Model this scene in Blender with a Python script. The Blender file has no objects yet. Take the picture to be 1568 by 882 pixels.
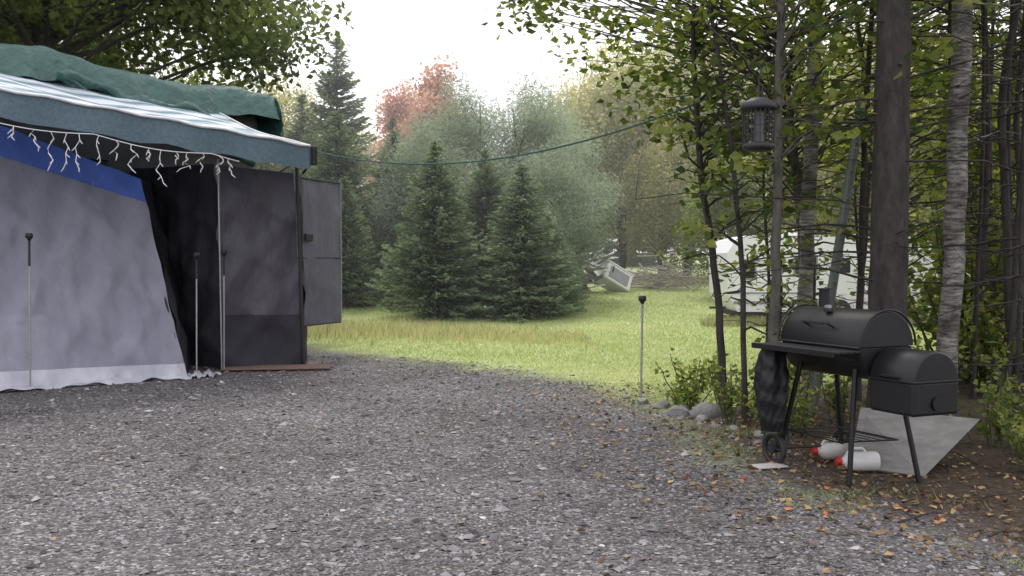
import bpy, bmesh, math
import numpy as np
from mathutils import Vector, Matrix
rng=np.random.default_rng(11)
scene=bpy.context.scene
def nrm(a):
    a=np.asarray(a,float); return a/(np.linalg.norm(a,axis=-1,keepdims=True)+1e-9)
# ---------------------------------------------------------------- mesh builder
class MB:
    def __init__(s): s.V=[];s.n=0;s.L=[];s.T=[];s.M=[];s.S=[];s.A=[]
    def add(s,V,F,mat=0,var=0.5,smooth=False):
        V=np.asarray(V,float).reshape(-1,3)
        if isinstance(F,np.ndarray): groups=[(F,var)]
        else:
            d={}
            for f in F: d.setdefault(len(f),[]).append(f)
            groups=[(np.array(g),var) for g in d.values()]
        for g,vv in groups:
            m,k=g.shape
            s.L.append((g+s.n).ravel()); s.T.append(np.full(m,k)); s.M.append(np.full(m,mat))
            s.S.append(np.full(m,smooth)); s.A.append(np.broadcast_to(np.asarray(vv,float),(m,)))
        s.V.append(V); s.n+=len(V)
    def mesh(s,name,mats):
        V=np.concatenate(s.V);L=np.concatenate(s.L).astype(np.int32);T=np.concatenate(s.T).astype(np.int32)
        me=bpy.data.meshes.new(name)
        me.vertices.add(len(V)); me.vertices.foreach_set("co",V.ravel().astype(np.float32))
        me.loops.add(len(L)); me.loops.foreach_set("vertex_index",L)
        st=np.concatenate([[0],np.cumsum(T)[:-1]]).astype(np.int32)
        me.polygons.add(len(T)); me.polygons.foreach_set("loop_start",st)
        for m in mats: me.materials.append(m)
        me.polygons.foreach_set("material_index",np.concatenate(s.M).astype(np.int32))
        me.polygons.foreach_set("use_smooth",np.concatenate(s.S).astype(bool))
        me.update(calc_edges=True)
        a=me.attributes.new("var",'FLOAT','FACE'); a.data.foreach_set("value",np.concatenate(s.A).astype(np.float32))
        return me
    def obj(s,name,mats,parent=None):
        return mkobj(name,s.mesh(name,mats),parent)
def mkobj(name,me,parent=None):
    o=bpy.data.objects.new(name,me); scene.collection.objects.link(o)
    if parent: o.parent=parent
    return o
def empty(name):
    return mkobj(name,None)
def tube(mb,P,R,seg=8,mat=0,var=.5,smooth=True,cap=True):
    P=np.asarray(P,float); n=len(P); R=np.broadcast_to(np.asarray(R,float),(n,))
    T=nrm(np.gradient(P,axis=0)) if n>2 else nrm(np.repeat([P[1]-P[0]],n,0))
    ref=np.array([0,0,1.]) if abs(T[0][2])<.9 else np.array([1.,0,0])
    a=nrm(np.cross(T,ref)); b=np.cross(T,a)
    th=np.linspace(0,2*math.pi,seg,endpoint=False)
    V=P[:,None]+R[:,None,None]*(a[:,None]*np.cos(th)[None,:,None]+b[:,None]*np.sin(th)[None,:,None])
    i=np.arange(n-1)[:,None]*seg; j=np.arange(seg)[None]; j2=(j+1)%seg
    F=np.stack([i+j,i+j2,i+seg+j2,i+seg+j],-1).reshape(-1,4)
    mb.add(V.reshape(-1,3),F,mat,var,smooth)
    if cap:
        mb.add(V[0],np.arange(seg)[None,::-1],mat,var); mb.add(V[-1],np.arange(seg)[None],mat,var)
def rbox(mb,c,size,bev=.01,R=None,mat=0,var=.5,seg=2):
    bm=bmesh.new(); bmesh.ops.create_cube(bm,size=1)
    for v in bm.verts: v.co=Vector((v.co.x*size[0],v.co.y*size[1],v.co.z*size[2]))
    if bev>0: bmesh.ops.bevel(bm,geom=bm.edges[:],offset=bev,segments=seg,affect='EDGES',profile=.5)
    bm.verts.index_update()
    V=np.array([v.co[:] for v in bm.verts]); F=[[v.index for v in f.verts] for f in bm.faces]; bm.free()
    if R is not None: V=V@np.asarray(R).T
    mb.add(V+np.asarray(c),F,mat,var,False)
def surf(mb,P,mat=0,var=.5,smooth=True):
    P=np.asarray(P,float); nu,nv=P.shape[:2]
    i=np.arange(nu-1)[:,None]*nv; j=np.arange(nv-1)[None]
    F=np.stack([i+j,i+nv+j,i+nv+j+1,i+j+1],-1).reshape(-1,4)
    mb.add(P.reshape(-1,3),F,mat,var if np.ndim(var)==0 else np.asarray(var).ravel(),smooth)
def rotz(a):
    c,s=math.cos(a),math.sin(a); return np.array([[c,-s,0],[s,c,0],[0,0,1.]])
def basis(a,b,c): return np.array([a,b,c],float).T
def leaves(mb,C,size,mat=0,var=.5,asp=.6,flat=.0,D=None):
    n=len(C); 
    if D is None: D=rng.normal(size=(n,3)); D[:,2]*=(1-flat)
    D=nrm(D); W=rng.normal(size=(n,3)); W[:,2]*=(1-flat); W=nrm(np.cross(D,np.cross(D,W)))
    s=np.broadcast_to(size,(n,))[:,None]
    N=np.cross(D,W)
    V=np.stack([C-D*s*.5,C+W*s*.5*asp+N*s*.08-D*s*.08,C+D*s*.5,C-W*s*.5*asp+N*s*.08-D*s*.08],1)
    F=np.arange(4*n).reshape(n,4)
    mb.add(V.reshape(-1,3),F,mat,var)
def snoise(x,y,s=1.,k=0):
    return (np.sin(x*s*1.3+k)+np.sin(y*s*1.7+2*k+x*s*.6)+np.sin((x-y)*s*.9+3.1*k)+np.sin((x*.7+y*1.1)*s*2.3+k*5)*.6)/3.6
# ---------------------------------------------------------------- materials
def newmat(name):
    m=bpy.data.materials.new(name); m.use_nodes=True; nt=m.node_tree; nt.nodes.clear()
    o=nt.nodes.new('ShaderNodeOutputMaterial'); return m,nt,o
def N(nt,t,**k):
    n=nt.nodes.new(t)
    for a,b in k.items():
        if a.startswith('i_'): n.inputs[a[2:].replace('_',' ')].default_value=b
        else: setattr(n,a,b)
    return n
def ramp(nt,stops,interp='LINEAR'):
    r=nt.nodes.new('ShaderNodeValToRGB'); r.color_ramp.interpolation=interp
    e=r.color_ramp.elements
    e[0].position=stops[0][0]; e[0].color=(*stops[0][1],1)
    e[1].position=stops[-1][0]; e[1].color=(*stops[-1][1],1)
    for p,c in stops[1:-1]:
        x=e.new(p); x.color=(*c,1)
    return r
def pm(name,c1,c2=None,rough=.6,metal=0,scale=8,bump=.1,bscale=None,bdist=.01,spec=.5,coat=0,stretch=None):
    m,nt,o=newmat(name); b=N(nt,'ShaderNodeBsdfPrincipled')
    c2=c2 or tuple(x*.7 for x in c1)
    tc=N(nt,'ShaderNodeTexCoord'); src=tc.outputs['Object']
    if stretch:
        mp=N(nt,'ShaderNodeMapping'); mp.inputs['Scale'].default_value=stretch
        nt.links.new(src,mp.inputs['Vector']); src=mp.outputs['Vector']
    n=N(nt,'ShaderNodeTexNoise'); n.inputs['Scale'].default_value=scale; n.inputs['Detail'].default_value=6
    n.inputs['Roughness'].default_value=.65
    nt.links.new(src,n.inputs['Vector'])
    r=ramp(nt,[(.3,c2),(.7,c1)]); nt.links.new(n.outputs['Fac'],r.inputs['Fac'])
    nt.links.new(r.outputs['Color'],b.inputs['Base Color'])
    b.inputs['Roughness'].default_value=rough; b.inputs['Metallic'].default_value=metal
    b.inputs['Specular IOR Level'].default_value=spec; b.inputs['Coat Weight'].default_value=coat
    if bump:
        n2=N(nt,'ShaderNodeTexNoise'); n2.inputs['Scale'].default_value=bscale or scale*3; n2.inputs['Detail'].default_value=5
        nt.links.new(src,n2.inputs['Vector'])
        bp=N(nt,'ShaderNodeBump'); bp.inputs['Strength'].default_value=bump; bp.inputs['Distance'].default_value=bdist
        nt.links.new(n2.outputs['Fac'],bp.inputs['Height']); nt.links.new(bp.outputs['Normal'],b.inputs['Normal'])
    nt.links.new(b.outputs[0],o.inputs[0]); return m
def varmat(name,stops,rough=.7,trans=0,interp='LINEAR',tint=(1.2,1.25,.7),spec=.3):
    m,nt,o=newmat(name); b=N(nt,'ShaderNodeBsdfPrincipled')
    a=N(nt,'ShaderNodeAttribute'); a.attribute_name='var'
    r=ramp(nt,stops,interp); nt.links.new(a.outputs['Fac'],r.inputs['Fac'])
    nt.links.new(r.outputs['Color'],b.inputs['Base Color']); b.inputs['Roughness'].default_value=rough
    b.inputs['Specular IOR Level'].default_value=spec
    if trans:
        t=N(nt,'ShaderNodeBsdfTranslucent'); mx=N(nt,'ShaderNodeMixShader'); mx.inputs[0].default_value=trans
        mu=N(nt,'ShaderNodeMix',data_type='RGBA',blend_type='MULTIPLY'); mu.inputs[0].default_value=1
        nt.links.new(r.outputs['Color'],mu.inputs[6]); mu.inputs[7].default_value=(*tint,1)
        nt.links.new(mu.outputs[2],t.inputs['Color'])
        nt.links.new(b.outputs[0],mx.inputs[1]); nt.links.new(t.outputs[0],mx.inputs[2]); nt.links.new(mx.outputs[0],o.inputs[0])
    else: nt.links.new(b.outputs[0],o.inputs[0])
    return m
M_bark=pm('bark_dark',(.075,.066,.062),(.028,.025,.024),.9,scale=14,bump=.8,bscale=30,bdist=.02,stretch=(1,1,.35),spec=.2)
M_barkg=pm('bark_grey',(.13,.122,.105),(.05,.048,.042),.9,scale=14,bump=.5,bscale=30,bdist=.01,stretch=(1,1,.4),spec=.2)
def birch():
    m,nt,o=newmat('birch_bark'); b=N(nt,'ShaderNodeBsdfPrincipled'); tc=N(nt,'ShaderNodeTexCoord')
    mp=N(nt,'ShaderNodeMapping'); mp.inputs['Scale'].default_value=(2.5,2.5,13); nt.links.new(tc.outputs['Object'],mp.inputs[0])
    n=N(nt,'ShaderNodeTexNoise'); n.inputs['Scale'].default_value=2.6; n.inputs['Detail'].default_value=8; n.inputs['Roughness'].default_value=.75
    nt.links.new(mp.outputs[0],n.inputs['Vector'])
    r=ramp(nt,[(.38,(.03,.028,.025)),(.47,(.15,.14,.125)),(.58,(.33,.315,.29)),(.8,(.48,.47,.44))]); nt.links.new(n.outputs['Fac'],r.inputs['Fac'])
    n2=N(nt,'ShaderNodeTexNoise'); n2.inputs['Scale'].default_value=3.; n2.inputs['Detail'].default_value=4; nt.links.new(tc.outputs['Object'],n2.inputs['Vector'])
    r2=ramp(nt,[(.34,(.4,.38,.35)),(.55,(1,1,1))]); nt.links.new(n2.outputs['Fac'],r2.inputs['Fac'])
    mu=N(nt,'ShaderNodeMix',data_type='RGBA',blend_type='MULTIPLY'); mu.inputs[0].default_value=1; nt.links.new(r.outputs[0],mu.inputs[6]); nt.links.new(r2.outputs[0],mu.inputs[7])
    nt.links.new(mu.outputs[2],b.inputs['Base Color']); b.inputs['Roughness'].default_value=.8
    nt.links.new(b.outputs[0],o.inputs[0]); return m
M_birch=birch()
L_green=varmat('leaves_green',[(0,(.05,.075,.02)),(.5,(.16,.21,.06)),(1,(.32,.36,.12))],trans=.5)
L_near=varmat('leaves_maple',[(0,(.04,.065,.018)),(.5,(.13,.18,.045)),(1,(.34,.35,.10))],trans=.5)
L_pale=varmat('leaves_autumn_hazed',[(0,(.19,.21,.08)),(.5,(.42,.43,.18)),(1,(.68,.62,.28))],trans=.45,tint=(1.1,1.1,.8))  # autumn tones of far trees, paled to put haze into the colour
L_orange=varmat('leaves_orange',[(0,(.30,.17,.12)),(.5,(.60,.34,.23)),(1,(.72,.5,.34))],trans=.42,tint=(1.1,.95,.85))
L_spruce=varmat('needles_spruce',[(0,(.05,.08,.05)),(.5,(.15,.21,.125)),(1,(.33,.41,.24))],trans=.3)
L_pine=varmat('needles_pine',[(0,(.14,.19,.13)),(.5,(.31,.38,.27)),(1,(.48,.55,.39))],trans=.35,tint=(1,1.05,.9))
M_stone=varmat('gravel_stones',[(0,(.05,.047,.047)),(.45,(.155,.147,.149)),(.8,(.29,.28,.285)),(1,(.5,.48,.475))],rough=.85)
M_litter=varmat('fallen_leaves',[(0,(.09,.05,.025)),(.5,(.24,.16,.08)),(.93,(.42,.29,.12)),(1,(.5,.10,.05))],rough=.7)
M_grass=varmat('grass_blades',[(0,(.24,.32,.10)),(.5,(.41,.48,.19)),(1,(.64,.64,.36))],trans=.45,tint=(1.1,1.1,.75))
M_weed=varmat('dry_weeds',[(0,(.26,.3,.13)),(.5,(.5,.47,.29)),(1,(.64,.58,.4))],trans=.35)
M_black=pm('black_enamel',(.012,.012,.013),(.007,.007,.008),.45,scale=6,bump=.12,bscale=50,bdist=.003,spec=.4)
M_blackp=pm('black_plastic',(.022,.022,.024),None,.55,scale=10,bump=.05)
M_steel=pm('galvanised_steel',(.45,.45,.46),(.3,.3,.31),.4,.6,scale=20,bump=0)
# ---------------------------------------------------------------- terrain
def H(x,y):
    x=np.asarray(x,float); y=np.asarray(y,float)
    t=np.clip((y-20)/22,0,1); r=.72*t*t*(3-2*t)
    r=r+np.clip(y-42,0,80)*.02
    return r+.018*snoise(x,y,.9)+.05*np.clip((y-15)/20,0,1)*snoise(x,y,.35,2)
def sd_gravel(x,y):
    Yb=np.interp(x,[-40,-12,-3.5,-.22,1.32,1.8],[45,25,17.2,13.7,11.4,10.6])
    Xb=np.interp(y,[-20,0,3,5.2,6.4,7.1,9,11.2,14],[5,4.2,3.3,2.55,1.95,1.75,1.75,1.35,1.3])
    return np.minimum((Yb-y)*.6,Xb-x)
def sd_litter(x,y):
    Xb=np.interp(y,[-20,0,3,5.2,6.4,7.1,9,11.2,14,30],[4.3,3.5,2.7,2.2,1.75,1.6,1.6,1.5,2.8,9])
    return np.minimum(x-Xb,(9.6+(x-2)*1.1)-y)
def axis(lo,hi,step,far,g=1.18):
    a=list(np.arange(lo,hi+1e-6,step)); s=step; v=hi
    while v<far: s*=g; v+=s; a.append(v)
    s=step; v=lo
    while v>-far: s*=g; v-=s; a.insert(0,v)
    return np.array(a)
xs=axis(-10,12,.14,700); ys=axis(0,32,.14,700)
X,Y=np.meshgrid(xs,ys,indexing='ij')
Z=H(X,Y); mb=MB(); surf(mb,np.stack([X,Y,Z],-1))
def ground_mat():
    m,nt,o=newmat('ground_surface'); b=N(nt,'ShaderNodeBsdfPrincipled'); L=nt.links.new
    tc=N(nt,'ShaderNodeTexCoord'); P=tc.outputs['Object']
    def noise(s,d=5,r=.6):
        n=N(nt,'ShaderNodeTexNoise'); n.inputs['Scale'].default_value=s; n.inputs['Detail'].default_value=d; n.inputs['Roughness'].default_value=r; L(P,n.inputs['Vector']); return n.outputs['Fac']
    def math_(op,a,b_,c=None):
        n=N(nt,'ShaderNodeMath',operation=op)
        for i,v in enumerate((a,b_,c)):
            if v is None: continue
            if isinstance(v,(int,float)): n.inputs[i].default_value=v
            else: L(v,n.inputs[i])
        return n.outputs[0]
    def mask(attr,w=.25,amp=1.2):
        a=N(nt,'ShaderNodeAttribute'); a.attribute_name=attr
        nz=math_('MULTIPLY_ADD',noise(1.3,8,.75),amp,-amp*.5)
        s=math_('ADD',a.outputs['Fac'],nz)
        mr=N(nt,'ShaderNodeMapRange',interpolation_type='SMOOTHSTEP'); L(s,mr.inputs[0]); mr.inputs[1].default_value=-w; mr.inputs[2].default_value=w
        return mr.outputs[0]
    def mix(f,a,b_,bt='MIX'):
        n=N(nt,'ShaderNodeMix',data_type='RGBA',blend_type=bt)
        for i,v in ((0,f),(6,a),(7,b_)):
            if isinstance(v,(int,float)): n.inputs[i].default_value=v
            elif isinstance(v,tuple): n.inputs[i].default_value=(*v,1)
            else: L(v,n.inputs[i])
        return n.outputs[2]
    g=ramp(nt,[(.3,(.32,.40,.17)),(.5,(.43,.50,.24)),(.7,(.55,.56,.34))]); L(noise(.9,8,.7),g.inputs[0])
    g2=ramp(nt,[(.35,(.78,.78,.72)),(.65,(1.1,1.1,1.08))]); L(noise(14,6,.7),g2.inputs[0])
    grass=mix(1.,g.outputs[0],g2.outputs[0],'MULTIPLY')
    v=N(nt,'ShaderNodeTexVoronoi'); v.inputs['Scale'].default_value=55; L(P,v.inputs['Vector'])
    sx=N(nt,'ShaderNodeSeparateColor'); L(v.outputs['Color'],sx.inputs[0])
    vr=ramp(nt,[(0,(.06,.056,.055)),(.6,(.135,.128,.13)),(.9,(.225,.217,.22)),(1,(.42,.41,.40))]); L(sx.outputs[0],vr.inputs[0])
    dn=ramp(nt,[(.3,(.55,.51,.48)),(.7,(1.22,1.22,1.24))]); L(noise(.6,7,.62),dn.inputs[0])
    grav=mix(1.,vr.outputs[0],dn.outputs[0],'MULTIPLY')
    l=ramp(nt,[(.3,(.025,.02,.014)),(.5,(.07,.054,.038)),(.68,(.15,.115,.075))]); L(noise(18,8,.8),l.inputs[0])
    c=mix(mask('litter',.3,1.4),grass,l.outputs[0])
    gm=mask('gravel',.55,2.2)
    c=mix(gm,c,grav)
    L(c,b.inputs['Base Color']); b.inputs['Roughness'].default_value=.9; b.inputs['Specular IOR Level'].default_value=.2
    hh=math_('ADD',math_('MULTIPLY',v.outputs['Distance'],-1.),noise(40,5,.7))
    bp=N(nt,'ShaderNodeBump'); bp.inputs['Strength'].default_value=.8; bp.inputs['Distance'].default_value=.015; L(hh,bp.inputs['Height']); L(bp.outputs[0],b.inputs['Normal'])
    L(b.outputs[0],o.inputs[0]); return m
me=mb.mesh('ground',[ground_mat()])
for nm,f in (('gravel',sd_gravel),('litter',sd_litter)):
    a=me.attributes.new(nm,'FLOAT','POINT'); a.data.foreach_set("value",np.clip(f(X,Y),-5,5).ravel().astype(np.float32))
mkobj('ground',me)
def stones(mb,C,S,mat=0,var=None,flat=.55):
    n=len(C); base=np.array([[1,0,0],[-1,0,0],[0,1,0],[0,-1,0],[0,0,1],[0,0,-1],],float)
    th=rng.uniform(0,6.28,n); V=base[None]*rng.uniform(.6,1.25,(n,6,1))
    V=V+rng.normal(0,.18,(n,6,3)); V[:,:,0]*=rng.uniform(.9,1.5,(n,1)); V[:,:,2]*=flat
    c,s=np.cos(th)[:,None],np.sin(th)[:,None]
    V=np.stack([V[:,:,0]*c-V[:,:,1]*s,V[:,:,0]*s+V[:,:,1]*c,V[:,:,2]],-1)*S[:,None,None]+C[:,None]
    f=np.array([[0,2,4],[2,1,4],[1,3,4],[3,0,4],[2,0,5],[1,2,5],[3,1,5],[0,3,5]])
    F=(f[None]+6*np.arange(n)[:,None,None]).reshape(-1,3)
    mb.add(V.reshape(-1,3),F,mat,np.repeat(var,8))
n=160000; u=rng.random(n); y=2.4+13*u**1.5; x=rng.uniform(-.56,.5,n)*y*1.15
dens=.55+.6*snoise(x,y,1.6,3)+.3*snoise(x,y,4.,1)
k=(sd_gravel(x,y)+rng.normal(0,.35,n)>-.05)&(rng.random(n)<dens+.25); x,y=x[k],y[k]
S=np.clip(rng.lognormal(math.log(.0075),.55,len(x)),.003,.04)*(.8+.03*y)
mb=MB(); stones(mb,np.stack([x,y,H(x,y)+S*.15],-1),S,0,np.clip(rng.beta(1.6,2.6,len(x)),0,1))
n=700; y=rng.uniform(2.6,13,n); x=rng.uniform(-.55,.45,n)*y; S=rng.uniform(.015,.05,n)*rng.uniform(.4,1,n)
k=sd_gravel(x,y)>0; x,y,S=x[k],y[k],S[k]
stones(mb,np.stack([x,y,H(x,y)],-1),S,0,rng.uniform(.35,.9,len(x)),.3)
mb.obj('gravel',[M_stone])
mb=MB(); n=3800; y=rng.uniform(3,12,n); x=np.interp(y,[3,5.2,7,11],[3.1,2.3,1.7,1.4])+rng.normal(.6,.95,n)
D=rng.normal(size=(n,3)); D[:,2]*=.25; leaves(mb,np.stack([x,y,H(x,y)+.014],-1),rng.uniform(.02,.065,n),0,rng.random(n)**1.6,.7,.75,D)
n=110; y=rng.uniform(3,11,n); x=rng.uniform(-.5,.4,n)*y; D=rng.normal(size=(n,3)); D[:,2]*=.1
leaves(mb,np.stack([x,y,H(x,y)+.02],-1),rng.uniform(.02,.05,n),0,rng.random(n)*.9,.7,.85,D)
leaves(mb,np.array([[.18,3.95,.03],[-.28,3.4,.03],[1.55,4.6,.03],[1.9,4.9,.03]]),np.array([.08,.07,.09,.08]),0,np.array([1,.7,.8,.75]),.7,.85,np.array([[1,.2,.1],[.6,1,.1],[1,-.4,.1],[.2,1,0.]]))
mb.obj('fallen_leaves',[M_litter])
def blades(mb,x,y,h,w,var,lean=.4):
    n=len(x); a=rng.uniform(0,6.28,n); l=rng.normal(0,lean,(n,2))*h[:,None]
    B=np.stack([x,y,H(x,y)-.01],-1); d=np.stack([np.cos(a),np.sin(a),0*a],-1)*w[:,None]
    V=np.stack([B-d,B+d,B+np.concatenate([l,h[:,None]],1)],1)
    mb.add(V.reshape(-1,3),np.arange(3*n).reshape(n,3),0,var)
n=230000; y=10.5+24*rng.random(n)**1.3; x=-5+rng.random(n)*(.62*y+6)
k=(sd_gravel(x,y)+rng.normal(0,.45,n)<-.1)&(sd_litter(x,y)+rng.normal(0,.4,n)<0); x,y=x[k],y[k]
mb=MB(); pat=snoise(x,y,.8,1)*.25+.5
blades(mb,x,y,rng.uniform(.02,.05,len(x))*(1+.02*y),rng.uniform(.003,.007,len(x))*(1+.03*y),np.clip(pat+rng.normal(0,.2,len(x)),0,1),.8)
n=5000; y=rng.uniform(4.5,11,n); x=np.interp(y,[3,5.2,7,11],[3.1,2.3,1.8,1.4])+rng.normal(.15,.3,n); k=snoise(x,y,3.,2)>.1; x,y=x[k],y[k]
blades(mb,x,y,rng.uniform(.02,.07,len(x)),rng.uniform(.002,.005,len(x)),rng.random(len(x))*.4,.7)
mb.obj('grass',[M_grass])
mb=MB(); n=9000; x=rng.uniform(-6.5,1.5,n); y=20.5+rng.normal(0,1.1,n)-.35*(x+3); k=sd_gravel(x,y)<-.4; x,y=x[k],y[k]; f=np.clip(1-(x+5)/9,.2,1)
blades(mb,x,y,rng.uniform(.08,.38,len(x))*f,rng.uniform(.008,.018,len(x)),rng.random(len(x)),.3)
n=900; x=rng.uniform(3.8,8,n); y=37.5+rng.normal(0,1.,n)
blades(mb,x,y,rng.uniform(.2,.6,n),rng.uniform(.01,.03,n),rng.random(n),.4)
n=5000; x=rng.uniform(4.4,11.5,n); y=22.6+rng.normal(0,.25,n)
blades(mb,x,y,rng.uniform(.08,.28,n),rng.uniform(.01,.02,n),rng.random(n)*.5,.3)
mb.obj('dry_weeds',[M_weed])
# ---------------------------------------------------------------- trees
def curve(a,b,bow,n=6,jit=.0):
    t=np.linspace(0,1,n)[:,None]; P=np.asarray(a)*(1-t)+np.asarray(b)*t
    P=P+np.asarray(bow)*(4*t*(1-t)); 
    if jit: P[1:-1]+=rng.normal(0,jit,(n-2,3))
    return P
def crown_tree(Ht,R,zb,tr,nl,ls,mats,ncl=70,asp=.6,name='t',flat=.2,sig=.16):
    mb=MB(); mid=(zb+Ht)/2; rz=(Ht-zb)/2
    P=curve((0,0,-.2),(rng.normal(0,.3),rng.normal(0,.3),Ht*.88),rng.normal(0,.15,3),9,.04)
    tube(mb,P,np.linspace(tr,tr*.15,9),8,0)
    C=[]
    for i in range(ncl):
        d=nrm(rng.normal(size=3)); r=rng.uniform(.45,1.0)
        c=np.array([d[0]*R*r,d[1]*R*r,mid+d[2]*rz*r])
        c[:2]*= 1-.35*max(0,(c[2]-mid)/rz)
        t=np.clip((c[2]-.25*np.hypot(c[0],c[1])-rz*.2)/ (Ht*.88),.12,.9); k=t*8; i0=int(k); s=P[i0]*(1-(k-i0))+P[min(i0+1,8)]*(k-i0)
        if i%2==0: tube(mb,curve(s,c,(0,0,rng.uniform(-.1,.3)),5,.05),np.linspace(tr*.28*(1-t*.6),.008,5),4,0,cap=False)
        C.append(c)
    C=np.array(C); idx=rng.integers(0,ncl,nl)
    off=np.clip(rng.normal(size=(nl,3)),-2,2)*np.array([R,R,rz*.75])*sig
    pts=C[idx]+off; base=rng.uniform(.1,.9,ncl)[idx]
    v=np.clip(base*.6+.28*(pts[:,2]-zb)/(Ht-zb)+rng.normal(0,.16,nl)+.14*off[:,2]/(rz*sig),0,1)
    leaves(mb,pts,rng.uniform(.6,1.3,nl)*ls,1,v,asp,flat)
    return mb.mesh(name,mats)
def spruce(Ht,R,name,mats,z0=.25,dens=1.,tw=.17,tr=.12):
    mb=MB(); tube(mb,[(0,0,-.2),(0,0,Ht*.5),(0,0,Ht)],[tr,tr*.6,.01],7,0)
    z=z0; Cs=[];Ds=[];Vs=[]
    while z<Ht-.05:
        f=1-z/Ht; nb=int(rng.integers(7,11)*dens) if f>.15 else 5
        for k in range(nb):
            az=rng.uniform(0,6.283); L=R*(f**.85)*rng.uniform(.6,1.15)+.05
            up=.35-.75*f+rng.normal(0,.08); dr=np.array([math.cos(az),math.sin(az),0]); s=np.array([-dr[1],dr[0],0])
            n=max(3,int(L/.075)); t=np.linspace(.12,1,n)
            pts=dr*L*t[:,None]+np.array([0,0,1])*(z+rng.normal(0,.05)+L*(up*t+ .22*t*t))[:,None]
            if L>.6: tube(mb,pts[[0,n//2,-1]],[.016,.01,.004],3,0,cap=False)
            wl=np.clip(.55*L*(1-t)*t*3+.08,.05,.5)
            for sg in (-1,1,0,0):
                m=rng.uniform(.0,1,n)*wl
                c=pts+s*(sg*m)[:,None]+np.stack([0*t,0*t,-abs(m)*.2-rng.random(n)*.06],-1)
                d=dr+s*sg*.8+rng.normal(0,.25,(n,3)); d[:,2]+=rng.uniform(-.3,.25,n)
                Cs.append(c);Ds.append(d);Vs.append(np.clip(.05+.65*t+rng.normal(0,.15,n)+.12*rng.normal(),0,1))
        z+=Ht*.022*rng.uniform(.8,1.2)/math.sqrt(dens)
    C=np.concatenate(Cs);D=np.concatenate(Ds);V=np.concatenate(Vs)
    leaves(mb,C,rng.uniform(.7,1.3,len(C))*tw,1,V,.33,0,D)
    return mb.mesh(name,mats)
def put(name,me,x,y,rz=0,s=1,parent=None,sz=None):
    o=mkobj(name,me,parent); o.location=(x,y,float(H(x,y))); o.rotation_euler=(0,0,rz); o.scale=(s,s,sz or s); return o
sm=[M_bark,L_spruce]
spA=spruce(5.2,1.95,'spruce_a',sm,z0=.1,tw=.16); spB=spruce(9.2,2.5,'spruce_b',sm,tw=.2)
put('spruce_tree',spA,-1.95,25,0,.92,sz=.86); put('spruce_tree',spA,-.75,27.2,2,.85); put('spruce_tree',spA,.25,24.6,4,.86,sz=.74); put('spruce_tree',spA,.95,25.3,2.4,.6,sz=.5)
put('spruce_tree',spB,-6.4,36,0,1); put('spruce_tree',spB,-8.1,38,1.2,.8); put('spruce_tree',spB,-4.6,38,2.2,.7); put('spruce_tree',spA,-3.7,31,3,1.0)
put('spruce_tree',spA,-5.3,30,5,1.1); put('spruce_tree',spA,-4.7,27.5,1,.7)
pm_=[M_barkg,L_pine]
piA=crown_tree(6.3,2.1,.2,.12,28000,.17,pm_,90,.16,'pine_a',.0,.15)
put('pine_tree',piA,.7,30,0,1.04); put('pine_tree',piA,-1.6,33,2,1.1); put('pine_tree',piA,1.15,27.2,4,.72); put('pine_tree',piA,.6,25.6,1,.45); put('pine_tree',piA,-2.8,30,3,.85)
put('pine_tree',piA,1.5,32,5,.92)
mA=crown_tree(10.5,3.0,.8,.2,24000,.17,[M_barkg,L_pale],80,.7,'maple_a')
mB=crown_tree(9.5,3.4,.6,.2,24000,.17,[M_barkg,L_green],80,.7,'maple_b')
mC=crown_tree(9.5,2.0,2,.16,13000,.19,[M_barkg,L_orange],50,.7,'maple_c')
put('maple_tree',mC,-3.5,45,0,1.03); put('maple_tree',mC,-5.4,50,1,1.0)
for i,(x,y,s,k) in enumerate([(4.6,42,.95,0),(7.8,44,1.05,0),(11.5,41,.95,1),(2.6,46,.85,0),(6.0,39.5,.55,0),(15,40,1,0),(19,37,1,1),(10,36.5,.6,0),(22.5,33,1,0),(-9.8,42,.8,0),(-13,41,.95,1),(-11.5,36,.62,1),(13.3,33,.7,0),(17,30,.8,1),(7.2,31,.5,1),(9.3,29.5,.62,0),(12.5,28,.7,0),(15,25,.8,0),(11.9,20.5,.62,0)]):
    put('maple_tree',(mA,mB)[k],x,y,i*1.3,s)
fo=empty('distant_forest')
for i in range(34):
    x=-48+i*3.3+rng.normal(0,1); y=62+rng.normal(0,3)
    s=.88 if -22<x<4 else 1.35
    if abs(x+2)<7: s=.78
    m=(mA,mB,mA,spB)[rng.integers(0,4)]
    if -20<x<4 : m=(mA,mB,spB)[i%3]
    put('distant_tree_%d'%i,m,x,y,rng.uniform(0,6),s*rng.uniform(.88,1.08),fo)
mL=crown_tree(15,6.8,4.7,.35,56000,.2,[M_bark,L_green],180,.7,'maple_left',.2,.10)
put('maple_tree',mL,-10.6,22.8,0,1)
put('maple_tree',mL,-18,29,2,1)
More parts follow.
